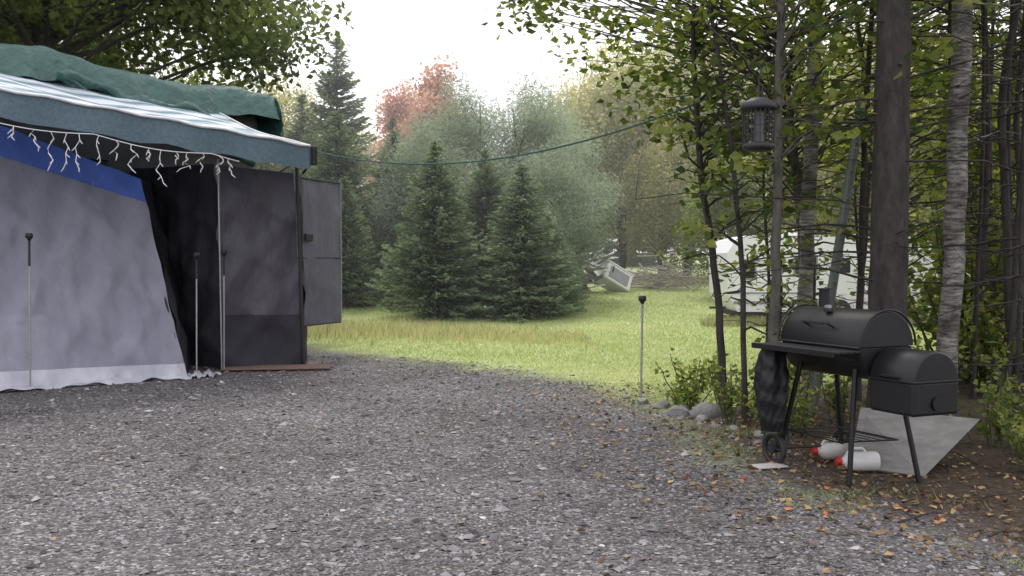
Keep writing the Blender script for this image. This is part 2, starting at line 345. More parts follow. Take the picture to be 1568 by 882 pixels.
def near_tree(name,path,rad,clumps,nper,ls,barkm,leafm,dead=0,dz=(1.,5.),dl=1.2,sig=.2,flat=.55,seg=10,vb=.0):
    mb=MB(); P=np.asarray(path,float)
    t=np.linspace(0,len(P)-1,24); Q=np.stack([np.interp(t,np.arange(len(P)),P[:,k]) for k in range(3)],-1)
    Q[1:-1,:2]+=rng.normal(0,min(rad[0]*.12,.007),(22,2)); rr=np.interp(t,np.linspace(0,len(P)-1,len(rad)),rad); rr[0]*=1.35; rr[1]*=1.1
    tube(mb,Q,rr,seg,0)
    at=lambda z:np.array([np.interp(z,Q[:,2],Q[:,0]),np.interp(z,Q[:,2],Q[:,1]),z])
    for i in range(dead):
        z=rng.uniform(*dz); s=at(z); az=rng.uniform(0,6.283); L=dl*rng.uniform(.35,1.1)
        e=s+np.array([math.cos(az)*L,math.sin(az)*L,rng.uniform(-.25,.12)*L])
        p=curve(s,e,(0,0,rng.uniform(-.02,.08)*L),6,.02); tube(mb,p,np.linspace(rng.uniform(.006,.014),.003,6),4,0,cap=False)
        for q in range(rng.integers(2,6)):
            j=rng.integers(2,6); e2=p[j]+rng.normal(0,1,3)*np.array([.2,.2,.09])*L*.8
            tube(mb,[p[j],e2],[.004,.002],3,0,cap=False)
    if len(clumps):
        C=np.asarray(clumps,float)
        for c in C:
            s=at(max(c[2]-.35*np.linalg.norm(c[:2]-at(c[2])[:2]),.4)); 
            tube(mb,curve(s,c,(0,0,.12),6,.03),np.linspace(min(.016,rad[0]*.35),.003,6),4,0,cap=False)
        n=len(C)*nper; idx=np.repeat(np.arange(len(C)),nper); off=np.clip(rng.normal(size=(n,3)),-2,2)*np.array([sig,sig,sig*.5])
        v=np.clip(rng.uniform(.1,.8,len(C))[idx]+rng.normal(0,.2,n)+vb,0,1)
        leaves(mb,C[idx]+off,rng.uniform(.6,1.3,n)*ls,1,v,.75,flat)
    return mb.obj(name,[barkm,leafm])
def clump(n,xr,yr,zr,zlo=None,ratio=False):
    y=rng.uniform(*yr,n); x=rng.uniform(*xr,n); z=rng.uniform(*zr,n)
    if ratio: x=x*y
    if zlo is not None: z=np.maximum(z,np.interp(x/y*10,*zlo)*1.0+rng.random(n)*.8)
    return np.stack([x,y,z],-1)
near_tree('spruce_tree',[(3.27,8.5,-.1),(3.28,8.5,3),(3.3,8.5,11)],[.17,.145,.06],clump(52,(1.2,6),(6.2,10.5),(4.1,9)),90,.085,M_bark,L_spruce,30,(1.3,4.6),2.0,.35,.5,16)
near_tree('birch_tree',[(3.98,9.0,-.1),(4.08,9,2),(4.15,9,6),(4.25,9,10)],[.098,.088,.05],clump(26,(2.6,6.5),(8,11),(4.5,9)),110,.075,M_birch,L_near,6,(1.5,4),1.,.35,seg=14)
near_tree('birch_tree',[(3.05,10.4,-.1),(3.12,10.4,1.4),(3.22,10.4,4.3),(3.3,10.4,9)],[.082,.075,.045],clump(30,(2.2,5),(9.5,12.5),(4.2,9)),110,.08,M_birch,L_near,5,(2,4),1.,.4,seg=12)
zl=([-1,.5,1.3,1.9,2.6,5],[4.6,4.1,3.2,2.25,2.1,2.2])
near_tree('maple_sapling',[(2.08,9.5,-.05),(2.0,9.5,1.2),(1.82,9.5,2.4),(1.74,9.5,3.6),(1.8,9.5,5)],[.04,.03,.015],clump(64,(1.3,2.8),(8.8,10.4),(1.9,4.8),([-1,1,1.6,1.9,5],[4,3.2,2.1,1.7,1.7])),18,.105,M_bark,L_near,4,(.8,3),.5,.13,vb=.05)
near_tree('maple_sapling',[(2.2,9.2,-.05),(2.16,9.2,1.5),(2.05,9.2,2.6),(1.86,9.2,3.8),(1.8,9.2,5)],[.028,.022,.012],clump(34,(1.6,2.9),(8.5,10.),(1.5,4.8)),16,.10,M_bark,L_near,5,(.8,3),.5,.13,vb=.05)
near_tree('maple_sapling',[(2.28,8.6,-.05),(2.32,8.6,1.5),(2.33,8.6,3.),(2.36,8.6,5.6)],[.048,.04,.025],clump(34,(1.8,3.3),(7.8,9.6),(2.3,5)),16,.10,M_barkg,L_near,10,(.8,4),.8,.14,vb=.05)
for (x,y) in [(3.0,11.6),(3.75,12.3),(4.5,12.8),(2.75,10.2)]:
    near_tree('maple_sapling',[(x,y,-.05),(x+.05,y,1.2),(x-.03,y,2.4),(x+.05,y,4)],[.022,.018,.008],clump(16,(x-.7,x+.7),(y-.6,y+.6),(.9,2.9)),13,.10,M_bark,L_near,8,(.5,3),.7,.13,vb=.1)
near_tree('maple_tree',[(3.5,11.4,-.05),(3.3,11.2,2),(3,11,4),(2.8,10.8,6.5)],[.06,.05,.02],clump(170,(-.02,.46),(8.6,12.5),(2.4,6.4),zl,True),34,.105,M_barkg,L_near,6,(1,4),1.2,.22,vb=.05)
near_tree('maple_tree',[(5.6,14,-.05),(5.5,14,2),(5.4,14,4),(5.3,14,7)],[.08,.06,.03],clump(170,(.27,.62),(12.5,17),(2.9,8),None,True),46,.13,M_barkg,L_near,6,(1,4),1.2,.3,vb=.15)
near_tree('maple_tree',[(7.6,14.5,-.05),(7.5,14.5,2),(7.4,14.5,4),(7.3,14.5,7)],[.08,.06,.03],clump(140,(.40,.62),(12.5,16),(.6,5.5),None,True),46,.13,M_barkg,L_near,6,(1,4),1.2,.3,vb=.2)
xsT=[(4.35,9.8),(4.62,10.2),(4.75,9.2),(5.0,10.6),(5.1,9.6),(5.35,11.2),(4.45,8.6),(5.7,11),(3.75,10.6),(4.25,12.2),(6.1,12.4),(4.4,8.0),(5.4,10.),(4.55,9.0),(3.55,9.3)]
for i,(x,y) in enumerate(xsT):
    r=rng.uniform(.02,.055)
    near_tree('spruce_tree',[(x,y,-.1),(x+rng.normal(0,.1),y,3),(x+rng.normal(0,.2),y,7)],[r,r*.85,r*.4],clump(8,(x-1,x+1),(y-1,y+1),(4.2,7)),60,.08,M_bark,L_spruce,15,(.5,4.6),1.3,.35)
def shrub(name,x,y,r,h,nl,ls,mat,stems=14):
    mb=MB(); z0=float(H(x,y)); 
    tips=np.stack([x+rng.normal(0,r*.5,stems),y+rng.normal(0,r*.5,stems),z0+h*rng.uniform(.45,1,stems)],-1)
    for tp in tips: tube(mb,curve((x+(tp[0]-x)*.3,y+(tp[1]-y)*.3,z0-.03),tp,(0,0,.05*h),5,.01),np.linspace(.008,.003,5)*max(1,h),4,0,cap=False)
    idx=rng.integers(0,stems,nl); t=rng.uniform(.25,1.05,nl)[:,None]
    C=np.array([x,y,z0])*(1-t)+tips[idx]*t+np.clip(rng.normal(0,.09*max(r,.4),(nl,3)),-.3,.3); C[:,2]=np.maximum(C[:,2],z0+.02)
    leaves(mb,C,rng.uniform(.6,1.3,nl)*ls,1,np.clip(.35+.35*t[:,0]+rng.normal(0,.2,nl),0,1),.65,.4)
    return mb.obj(name,[M_barkg,mat])
for (x,y,r,h,nl) in [(5.6,12,1,2.4,2600),(7,13.5,1.3,3.6,3600),(8.6,15,1.5,4,3600),(6.4,11.2,.9,2,1800),(10.5,17,1.8,4.5,3500),(5.2,10.9,.5,1.2,700),(5.0,9.0,.5,1.1,700)]:
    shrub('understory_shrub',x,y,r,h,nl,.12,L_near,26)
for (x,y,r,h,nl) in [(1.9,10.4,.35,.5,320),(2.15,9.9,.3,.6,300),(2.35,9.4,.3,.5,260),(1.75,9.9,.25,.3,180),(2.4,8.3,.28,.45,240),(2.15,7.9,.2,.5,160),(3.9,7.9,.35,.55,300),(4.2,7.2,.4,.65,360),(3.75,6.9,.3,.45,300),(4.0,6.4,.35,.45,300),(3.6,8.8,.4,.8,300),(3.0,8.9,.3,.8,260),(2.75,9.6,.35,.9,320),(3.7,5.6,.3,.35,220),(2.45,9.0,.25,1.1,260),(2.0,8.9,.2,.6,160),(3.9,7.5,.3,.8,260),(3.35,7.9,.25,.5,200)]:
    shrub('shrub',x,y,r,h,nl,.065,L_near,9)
# ---------------------------------------------------------------- rocks
M_rock=pm('field_stone',(.26,.255,.245),(.12,.12,.115),.85,scale=6,bump=.5,bscale=25,bdist=.01)
def rock(name,x,y,s,sc=(1,.8,.55)):
    bm=bmesh.new(); bmesh.ops.create_icosphere(bm,subdivisions=3,radius=1)
    ax=nrm(rng.normal(size=(9,3)))
    V=np.array([v.co[:] for v in bm.verts]); F=np.array([[v.index for v in f.verts] for f in bm.faces]); bm.free()
    lim=rng.uniform(.55,.85,9)
    for a,l in zip(ax,lim):
        d=V@a; V=V-np.clip(d-l,0,None)[:,None]*a*.9
    V=V*np.array(sc)*s; V=V@rotz(rng.uniform(0,6)).T
    mb=MB(); mb.add(V+np.array([x,y,float(H(x,y))+s*sc[2]*.25]),F,0,.5,False); mb.obj(name,[M_rock])
for x,y,s in [(1.38,10.3,.09),(1.52,10.0,.12),(1.62,9.5,.14),(1.72,9.9,.09),(1.88,9.45,.2),(1.5,9.5,.07),(1.35,9.8,.06),(1.78,9.1,.09),(2.0,9.0,.1),(1.6,9.2,.06),(1.95,8.6,.07),(1.25,10.7,.06),(2.05,9.8,.1),(1.85,8.2,.04),(2.1,8.3,.08),(1.9,7.7,.04),(2.0,7.9,.06),(1.7,8.8,.05),(1.82,8.7,.06)]:
    rock('rock',x,y,s)
for x,y,s in [(-2.55,4.0,.12),(-.05,3.6,.05),(.35,4.4,.06),(-.9,4.8,.05)]: rock('flat_stone',x,y,s,(1,.7,.2))
lgm=MB()
for k in range(26):
    x=rng.uniform(2.,4); y=rng.uniform(5,9); a=rng.uniform(0,3.1); L=rng.uniform(.1,.45); tube(lgm,curve((x,y,.02),(x+L*math.cos(a),y+L*math.sin(a),.03),(0,0,.02),4,.01),np.linspace(.008,.003,4),4,0)
lgm.obj('fallen_twigs',[M_bark])
# ---------------------------------------------------------------- camper, awning and tent
c0=np.array([-2.74,13.3]); ud=np.array([.743,.669]); nd=np.array([-.669,.743])
def cp(s,w,z): 
    p=c0+ud*s+nd*w; return np.array([p[0],p[1],z])
RB=basis((*ud,0),(*nd,0),(0,0,1))
M_awn=varmat('awning_stripes',[(0,(.16,.25,.29)),(.3,(.3,.41,.47)),(.55,(.5,.6,.65)),(.8,(.76,.79,.82))],rough=.6,trans=.2,interp='CONSTANT',tint=(1,1,1))
M_val=pm('awning_valance',(.125,.185,.225),(.07,.115,.145),.75,scale=30,bump=.4,bscale=8,bdist=.03)
M_wht=pm('white_trim',(.75,.76,.77),(.6,.61,.62),.5,scale=5,bump=0)
M_tarp=pm('green_tarp',(.045,.125,.105),(.022,.068,.058),.5,scale=3,bump=.9,bscale=6,bdist=.08)
aw=MB()
nu,nv=60,29
s=np.linspace(-9,0,nu); w=np.linspace(0,2.95,nv); S_,W_=np.meshgrid(s,w,indexing='ij')
zf=3.05-.083*S_; zb=3.86-.08*S_; tt=W_/2.95
Zs=zf+(zb-zf)*tt-.10*np.sin(math.pi*tt)*(.6+.4*np.sin(S_*2.1))+.012*np.sin(S_*9+W_*3)
P=np.empty(S_.shape+(3,)); P[...,0]=c0[0]+ud[0]*S_+nd[0]*W_; P[...,1]=c0[1]+ud[1]*S_+nd[1]*W_; P[...,2]=Zs
pat=np.array([.4,.1,.1,.35,.35,.35,.9,.9,.35,.35,.1,.6,.9,.9,.6,.1,.35,.9,.9,.9,.35,.1,.6,.9,.6,.35,.6,.9])
surf(aw,P,0,np.repeat(pat[None],nu-1,0),True)
a_top=P[:,0]; q=np.linspace(0,1,8)[None,:,None]; drop=.31+.012*np.sin(s*7)
V=np.repeat(a_top[:,None],8,1).copy(); V[...,2]-=q[...,0]*drop[:,None]; V[...,0]+=.669*.03*np.sin(s*6)[:,None]*q[...,0]; V[...,1]-=.743*.03*np.sin(s*6)[:,None]*q[...,0]
V[...,0]+=.004;V[...,1]-=.02; surf(aw,V,1)
e=P[-1]; V=np.repeat(e[:,None],6,1).copy(); q=np.linspace(0,1,6); V[...,2]-=q[None]*(.26-.1*tt[-1])[:,None]; V[...,0]+=.02; surf(aw,V,1)
tube(aw,a_top+np.array([.01,-.03,.01]),.018,8,2)
tube(aw,e+np.array([.01,.0,.01]),.014,6,2)
awo=empty('awning'); aw.obj('canopy',[M_awn,M_val,M_wht],awo)
fr=MB()
rbox(fr,cp(.06,-.02,2.93),(.07,.07,.26),.015,RB,0)
tube(fr,[cp(.1,0,3.02),cp(-.1,2.9,2.2)],.018,8,1)
tube(fr,[(-2.97,13.95,0),(-3.05,13.9,2.95)],.024,8,0); tube(fr,[(-2.97,13.95,2.75),cp(.05,0,2.85)],.018,6,0)
tube(fr,[cp(-4.5,.1,3.35),cp(-4.5,2.9,4.1)],.02,6,1)
fr.obj('frame',[M_blackp,M_steel],awo)
tp=MB(); s=np.linspace(-9.5,1.0,110); prof=np.array([(2.66,-.48),(2.72,-.36),(2.80,-.2),(2.86,-.07),(3.0,.0),(3.4,.06),(4.2,.12),(5.2,.02),(5.7,-.1),(5.8,-.5),(5.85,-1.1)])
nP=len(prof)
S_=s[:,None]+0*prof[None,:,0]; W_=0*s[:,None]+prof[None,:,0]; zz=4.20-.065*(S_-1)+prof[None,:,1]
ridge=.10*np.sin(S_*1.9)+.05*np.sin(S_*4.3+W_*2)+.03*np.sin(W_*7+S_*3)+.03*np.sin(S_*13+W_*5); zz=zz+ridge*.5
W_=W_+(.06*np.sin(S_*5)+.04*np.sin(S_*12+1))*(np.arange(nP)<4)
P=np.empty(S_.shape+(3,));P[...,0]=c0[0]+ud[0]*S_+nd[0]*W_;P[...,1]=c0[1]+ud[1]*S_+nd[1]*W_;P[...,2]=zz
surf(tp,P,0)
e=P[-1]; V=np.repeat(e[:,None],9,1).copy(); q=np.linspace(0,1,9); ii=np.arange(nP)
for k in range(9): V[:,k,2]=e[:,2]-q[k]*(.62-.1*np.sin(ii*1.3)); V[:,k,0]+=.05*q[k]*np.sin(ii*2.)+.03+.03*np.sin(k*1.7+ii)
surf(tp,V,0)
for k in range(6):
    t=np.linspace(0,1,40); pth=np.stack([cp(-2.4+3.2*a,2.5+.11*k+.09*math.sin(a*9+k),4.05-.62*a+.06*math.sin(a*14+k*2)-.05*k+.03*math.sin(a*37+k)) for a in t])
    tube(tp,pth,.045+.035*np.sin(t*math.pi)+.02*np.sin(t*23+k)+.012*np.sin(t*61+k*3),7,0)
tp.obj('green_tarp',[M_tarp])
M_cam=pm('camper_siding',(.16,.16,.155),(.10,.10,.10),.5,scale=2,bump=.2,bscale=3)
M_dark=pm('dark_glass',(.02,.022,.025),(.015,.015,.02),.15,scale=3,bump=0)
cm=MB(); rbox(cm,cp(-4,4.35,2.2),(9.9,2.4,3.5),.18,RB,0,seg=3)
rbox(cm,cp(-2.2,3.14,2.6),(1.3,.05,.8),.02,RB,1); rbox(cm,cp(-6,3.14,2.6),(1.5,.05,.8),.02,RB,1); rbox(cm,cp(-.3,3.14,1.8),(.75,.05,2.),.03,RB,2)
rbox(cm,cp(-4,3.13,1.25),(9.6,.03,.12),.01,RB,1)
for ss in (-4.6,-3.7):
    p=cp(ss,3.25,.36); tube(cm,[p-np.array([*nd,0])*.1,p+np.array([*nd,0])*.15],.36,20,3)
cm.obj('camper_trailer',[M_cam,M_dark,M_wht,M_blackp])
def clothmat(name,c1,c2,alpha=0,rough=.75):
    m=pm(name,c1,c2,rough,scale=2.5,bump=.9,bscale=2.6,bdist=.09,stretch=(1,1,.55))
    if alpha:
        nt=m.node_tree; o=[n for n in nt.nodes if n.type=='OUTPUT_MATERIAL'][0]; b=[n for n in nt.nodes if n.type=='BSDF_PRINCIPLED'][0]
        t=N(nt,'ShaderNodeBsdfTransparent'); mx=N(nt,'ShaderNodeMixShader'); mx.inputs[0].default_value=alpha
        nt.links.new(b.outputs[0],mx.inputs[1]); nt.links.new(t.outputs[0],mx.inputs[2]); nt.links.new(mx.outputs[0],o.inputs[0])
    return m
M_tent=clothmat('tent_grey',(.40,.40,.48),(.27,.27,.34),.26)
M_tblk=clothmat('tent_black',(.028,.026,.035),(.016,.015,.021)); M_tdk=clothmat('tent_charcoal',(.075,.068,.092),(.048,.043,.06),0,.5)
M_tdk2=clothmat('tent_charcoal_dark',(.034,.031,.044),(.023,.021,.031)); M_blue=clothmat('blue_tarp',(.10,.18,.58),(.06,.12,.44))
M_hem=clothmat('tent_hem',(.6,.6,.66),(.35,.35,.41))
M_pan=clothmat('door_panel_grey',(.13,.125,.165),(.09,.087,.12))
te=MB()
def cloth(mb,cols_b,cols_t,nu,nv,mat,amp=.03,k=0,zf=(0,1),bulge=0):
    def rs(c):
        c=np.array(c,float); t=np.linspace(0,len(c)-1,nu); return np.stack([np.interp(t,np.arange(len(c)),c[:,i]) for i in range(3)],-1)
    B,T=rs(cols_b),rs(cols_t); v=np.linspace(*zf,nv)[None,:,None]
    P=B[:,None]*(1-v)+T[:,None]*v
    u=np.linspace(0,1,nu)[:,None]; vv=v[...,0]
    L=np.linalg.norm(B[-1]-B[0]); x=u*L
    d=amp*(np.sin(x*5+vv*6+k)+.7*np.sin(x*11-vv*9+k*2)+.5*np.sin(x*2.3+vv*13+k)+.9*np.abs(np.sin(x*2.1+vv*4+k*3))+.35*np.sin(x*21+vv*7+k)*np.sin(vv*3+k)**2)*(.35+.65*np.sin(math.pi*np.clip(vv,0.05,.95)))+bulge*np.sin(math.pi*vv)
    d=d+amp*1.3*np.abs(np.sin(x*3.2-vv*9+k))**6+amp*1.1*np.abs(np.sin(x*1.7+vv*11+k*2))**8
    nn=np.cross(B[-1]-B[0],[0,0,1]); nn=nn/np.linalg.norm(nn)
    P=P+d[...,None]*nn; surf(mb,P,mat); return P
tb=[(-8.4,9.25,.0),(-5.88,11.25,.0),(-4.2,12.6,.0)]; tt_=[(-8.9,10.2,3.5),(-6.41,12.27,3.2),(-5.08,13.4,2.62)]
cloth(te,tb,tt_,180,100,0,.026,1,(.055,.90)); cloth(te,tb,tt_,160,10,1,.036,1,(0.0,.07),.02); cloth(te,tb,tt_,60,10,2,.03,1,(.875,1.0))
cloth(te,[(-4.2,12.6,0),(-4.9,14.9,0)],[(-5.08,13.4,2.62),(-5.5,15.2,2.7)],30,30,3,.02,4)
surf(te,np.array([[tt_[0],tt_[1],tt_[2]],[(-10.4,12.5,3.6),(-7.9,14.3,3.3),(-5.7,15.4,2.7)]],float).transpose(1,0,2),2)
surf(te,np.array([[(-8.4,9.4,.012),(-4.2,12.7,.012)],[(-10.4,12.5,.012),(-5.7,15.4,.012)]]),3)
cloth(te,[(-10.4,12.5,0),(-7.9,14.3,0),(-5.7,15.4,0)],[(-10.4,12.5,3.5),(-7.9,14.3,3.2),(-5.7,15.4,2.7)],40,20,3,.02,7)
cloth(te,[(-5.9,15.0,0),(-4.02,13.62,0)],[(-5.9,15.0,2.9),(-4.05,13.62,2.85)],60,40,3,.035,3)
cloth(te,[(-4.0,13.5,0),(-2.98,14.0,0)],[(-4.02,13.5,2.82),(-3.12,14.0,2.75)],60,36,5,.02,2,(0,.27))
cloth(te,[(-4.0,13.5,0),(-2.98,14.0,0)],[(-4.02,13.5,2.82),(-3.12,14.0,2.75)],60,60,4,.02,2,(.27,1))
cloth(te,[(-2.98,14.02,0),(-3.3,15.6,0)],[(-3.12,14.02,2.75),(-3.3,15.6,2.8)],30,30,5,.02,5)
tube(te,[(-4.0,13.47,0),(-4.03,13.47,2.9)],.013,8,6)
tube(te,[(-4.22,12.58,.02),(-4.75,13.05,1.5),(-5.09,13.38,2.63)],.018,6,3)
M_red=pm('red_plastic',(.5,.03,.03),(.35,.02,.02),.4,scale=5,bump=0)
te.obj('tent',[M_tent,M_hem,M_blue,M_tblk,M_tdk,M_tdk2,M_steel])
gs=MB(); pts=np.array([(-8.4,9.22),(-5.88,11.22),(-4.2,12.55),(-3.88,12.85)]); t=np.linspace(0,3,140); bx=np.interp(t,range(4),pts[:,0]);by=np.interp(t,range(4),pts[:,1])
off=np.linspace(-.25,.12,9); P=np.stack([np.stack([bx+.64*(o+.03*np.sin(t*13)*(o>0)),by-.77*(o+.03*np.sin(t*13)*(o>0)),.035+.02*np.sin(t*17+o*19)+.014*np.sin(t*41+o*30)+(-.02 if o>.1 else 0)],-1) for o in off],1); surf(gs,P,0); gs.obj('ground_sheet',[M_hem])
bn=MB(); rbox(bn,(-6.25,12.15,.42),(.75,.5,.66),.07,rotz(.7),0); rbox(bn,(-6.25,12.15,.78),(.8,.55,.07),.03,rotz(.7),0); bn.obj('storage_bin',[M_wht])
dp=MB(); a=np.array([-3.03,14.2,0]); b=np.array([-2.66,15.15,0]); ddv=nrm(b-a); R=basis(ddv,np.cross([0,0,1],ddv),(0,0,1)); L=np.linalg.norm(b-a)
cloth(dp,[a+[0,0,.57],b+[0,0,.57]],[a+[0,0,2.69],b+[0,0,2.69]],30,40,0,.008,2)
rbox(dp,b+np.array([0,0,1.63])+ddv*.012,(.02,.04,2.14),.004,R,1); rbox(dp,(a+b)/2+np.array([0,0,2.7]),(L,.04,.02),.004,R,2); rbox(dp,(a+b)/2+np.array([0,0,.56]),(L,.04,.02),.004,R,2)
rbox(dp,(a+b)/2+np.array([0,0,1.55]),(L,.03,.014),.004,R,2)
rbox(dp,a+ddv*.12+np.array([.03,-.03,1.85]),(.2,.03,.1),.01,R,2)
dp.obj('screen_door_panel',[M_pan,M_steel,M_blackp])
M_mat=pm('brown_mat',(.22,.14,.10),(.13,.08,.06),.9,scale=40,bump=.4)
dm=MB(); rbox(dm,(-3.25,13.55,.03),(1.45,.5,.02),.006,rotz(.12),0); dm.obj('door_mat',[M_mat])
M_wire=pm('white_wire',(.8,.8,.8),(.7,.7,.72),.4,scale=5,bump=0)
sl=MB(); S0=-4.6; xx=np.linspace(S0,-1.05,60)
zt=lambda s:2.73-.083*s-.06*abs(math.sin(s*2.2))
mp=np.array([cp(a,-.05,zt(a)) for a in xx]); tube(sl,mp,.006,5,0)
for a in np.arange(S0,-1.05,.18):
    a+=rng.normal(0,.03); L=rng.choice([.12,.2,.3,.4]); p=cp(a,-.06,zt(a)); k=6
    P=np.stack([p+np.array([rng.normal(0,.03)*(j>0),rng.normal(0,.01),-L*j/(k-1)]) for j in range(k)]); tube(sl,P,.0055,4,0)
    for j in range(1,k):
        tube(sl,[P[j],P[j]+np.array([rng.uniform(-.05,.05),0,-.04])],[.008,.004],5,0)
sl.obj('icicle_string_lights',[M_wire])
M_rope=pm('green_rope',(.05,.12,.11),(.03,.08,.07),.8,scale=40,bump=0)
rp=MB(); A=cp(.1,-.05,2.98); B=np.array([1.78,9.5,3.02]); t=np.linspace(0,1,40)[:,None]; P=A*(1-t)+B*t; P[:,2]-=.34*(4*t*(1-t))[:,0]
tube(rp,P,.010,6,0); B2=np.array([3.27,8.5,3.9]); tube(rp,curve(B,B2,(0,0,-.05),12),.007,5,0); rp.obj('rope',[M_rope])
# ---------------------------------------------------------------- solar stakes
def stake(x,y,h):
    mb=MB(); z=float(H(x,y))-.05
    tube(mb,[(x,y,z),(x+.01,y,z+h*.8)],.011,8,0); tube(mb,[(x+.01,y,z+h*.8),(x+.012,y,z+h-.06)],.014,8,1 if h>1.3 else 0)
    tube(mb,[(x+.012,y,z+h-.08),(x+.012,y,z+h-.05),(x+.012,y,z+h-.045),(x+.012,y,z+h),(x+.012,y,z+h+.01)],[.015,.03,.042,.042,.025],14,1)
    mb.obj('solar_stake_light',[M_steel,M_blackp])
stake(-5.6,11.35,1.87); stake(-4.10,12.7,1.66); stake(1.4,10.6,1.17); stake(-3.92,13.3,1.7)
# ---------------------------------------------------------------- smoker grill
g=empty('smoker_grill'); ce=np.array([2.345,6.9]); ga=np.array([-.405,.914]); gl=np.array([-.914,-.405])
def gp(a,l,z): p=ce+ga*a+gl*l; return np.array([p[0],p[1],z])
def rot_drum(mb,a0,a1,l,zc,r,mat,ang0=0,ang1=2*math.pi,seg=40,endr=.02,caps=True):
    aa=[a0,a0+.004,a0+endr,a1-endr,a1-.004,a1]; rr=[r-endr,r-.008,r,r,r-.008,r-endr]
    th=np.linspace(ang0,ang1,seg+1)
    P=np.array([[gp(x,l+q*math.cos(t),zc+q*math.sin(t)) for x,q in zip(aa,rr)] for t in th]); surf(mb,P,mat)
    if caps:
        for k in (0,-1):
            ring=P[:,k] ; mb.add(ring,[list(range(len(ring)-(1 if abs(ang1-ang0)>6 else 0)))],mat)
gb=MB(); zc=.925; R0=.232
rot_drum(gb,-.4,.4,0,zc,R0,0,math.pi,2*math.pi)
rot_drum(gb,-.405,.405,0,zc+.006,R0+.008,0,.0,math.pi)
for l in (R0+.012,): tube(gb,[gp(-.4,l,zc),gp(.4,l,zc)],.008,6,0)
for a in (-.41,.41):
    P=np.array([gp(a,(R0+.012)*math.cos(t),zc+.006+(R0+.012)*math.sin(t)) for t in np.linspace(0,math.pi,24)]); tube(gb,P,.008,6,0)
gb.obj('barrel',[M_black],g)
gh=MB()
for a in (-.12,.12): tube(gh,[gp(a,.2,zc+.12),gp(a,.26,zc+.15)],.008,6,0)
t=np.linspace(0,1,50); P=np.array([gp(-.15+.3*x,.262+.012*math.sin(x*75),zc+.15+.012*math.cos(x*75)) for x in t]); tube(gh,P,.004,5,0)
rbox(gh,gp(.03,.12,zc+.235),(.05,.05,.03),.006,None,0); tube(gh,[gp(.03,.12,zc+.235),gp(.03,.125,zc+.265)],.024,14,1)
gh.obj('lid_handle',[M_blackp,M_steel],g)
RG=basis((*ga,0),(*gl,0),(0,0,1))
gt=MB()
for k in range(4): rbox(gt,gp(0,.262+.055*k,.90),(.82,.05,.018),.004,RG,0)
rbox(gt,gp(0,.475,.893),(.84,.015,.04),.004,RG,0)
for a in (-.35,.35): tube(gt,[gp(a,.22,.83),gp(a,.45,.885)],.01,6,0)
gt.obj('front_shelf',[M_black],g)
fb=MB()
rot_drum(fb,-.80,-.42,-.02,.735,.195,0,0,math.pi,32,.012)
rbox(fb,gp(-.61,-.02,.63),(.38,.388,.22),.02,RG,0)
rbox(fb,gp(-.61,-.02,.738),(.40,.41,.014),.004,RG,0)
P=np.array([gp(-.69+.16*x,.19+.01*math.sin(x*50),.76+.01*math.cos(x*50)) for x in t]); tube(fb,P,.004,5,0)
tube(fb,[gp(-.803,-.02,.60),gp(-.815,-.02,.60)],.045,16,0)
fb.obj('firebox',[M_black,M_steel],g)
lg=MB()
for (x,y,tx,ty) in [(1.97,7.17,.26,.16),(2.47,7.3,.26,-.16),(2.25,6.5,-.3,.18),(2.76,6.6,-.3,-.18)]:
    zb=.0 if y<6.7 else .1
    tube(lg,[(x,y,zb+.0),gp(tx,ty,.78)],.019,8,0)
F=[(2.22,6.62),(2.66,6.72),(2.42,7.25),(2.02,7.13)]
z=.27
for i in range(4):
    p,q=F[i],F[(i+1)%4]; tube(lg,[(*p,z),(*q,z)],.006,6,0)
for k in np.linspace(.1,.9,6):
    p=np.array(F[0])*(1-k)+np.array(F[1])*k; q=np.array(F[3])*(1-k)+np.array(F[2])*k; tube(lg,[(*p,z),(*q,z)],.0035,5,0)
lg.obj('legs',[M_black],g)
wh=MB()
for (x,y) in [(1.93,7.18),(2.5,7.34)]:
    c=np.array([x,y,.12]); d=np.array([*gl,0])
    ring=[c+.105*(np.array([*ga,0])*math.cos(q)+np.array([0,0,1])*math.sin(q)) for q in np.linspace(0,2*math.pi,29)]
    tube(wh,ring,.022,8,0,cap=False); tube(wh,[c-d*.03,c+d*.03],.03,12,0)
    for q in np.linspace(0,2*math.pi,7)[:-1]: tube(wh,[c,c+.1*(np.array([*ga,0])*math.cos(q)+np.array([0,0,1])*math.sin(q))],.008,5,0)
tube(wh,[(1.93,7.18,.12),(2.5,7.34,.12)],.009,6,0)
wh.obj('wheels',[M_blackp],g)
ch=MB(); p=gp(.34,-.12,1.1); tube(ch,[p,p+np.array([0,0,.19])],.04,16,0); tube(ch,[p+np.array([0,0,.19]),p+np.array([0,0,.2])],.055,16,0); ch.obj('chimney',[M_black],g)
bg=MB(); th=np.linspace(0,2*math.pi,49); zz=np.linspace(0,1,50)
def bagr(q,v):
    tw=q+v*1.1
    return (.028+.085*math.sin(math.pi*min(1,v**.8*.74+.10))**.8)*(1+.09*math.sin(tw*4+2)+.06*math.sin(tw*7-v*5)+.04*math.sin(tw*12+v*17)+.05*math.sin(v*26+3*math.sin(q)))
P=np.array([[gp(.36,.34,.87-.60*v)+np.array([math.cos(q),math.sin(q),0])*bagr(q if q<6.28 else 0,v) for q in th] for v in zz]); P[:,-1]=P[:,0]; surf(bg,P,0,.5,True)
bg.obj('hanging_bag',[pm('black_bag',(.016,.016,.018),(.008,.008,.009),.5,scale=10,bump=.7,bscale=9,bdist=.03,spec=.35)])
M_board=pm('weathered_board',(.25,.245,.23),(.15,.148,.135),.85,scale=5,bump=.3,bscale=20,stretch=(1,1,4),spec=.2)
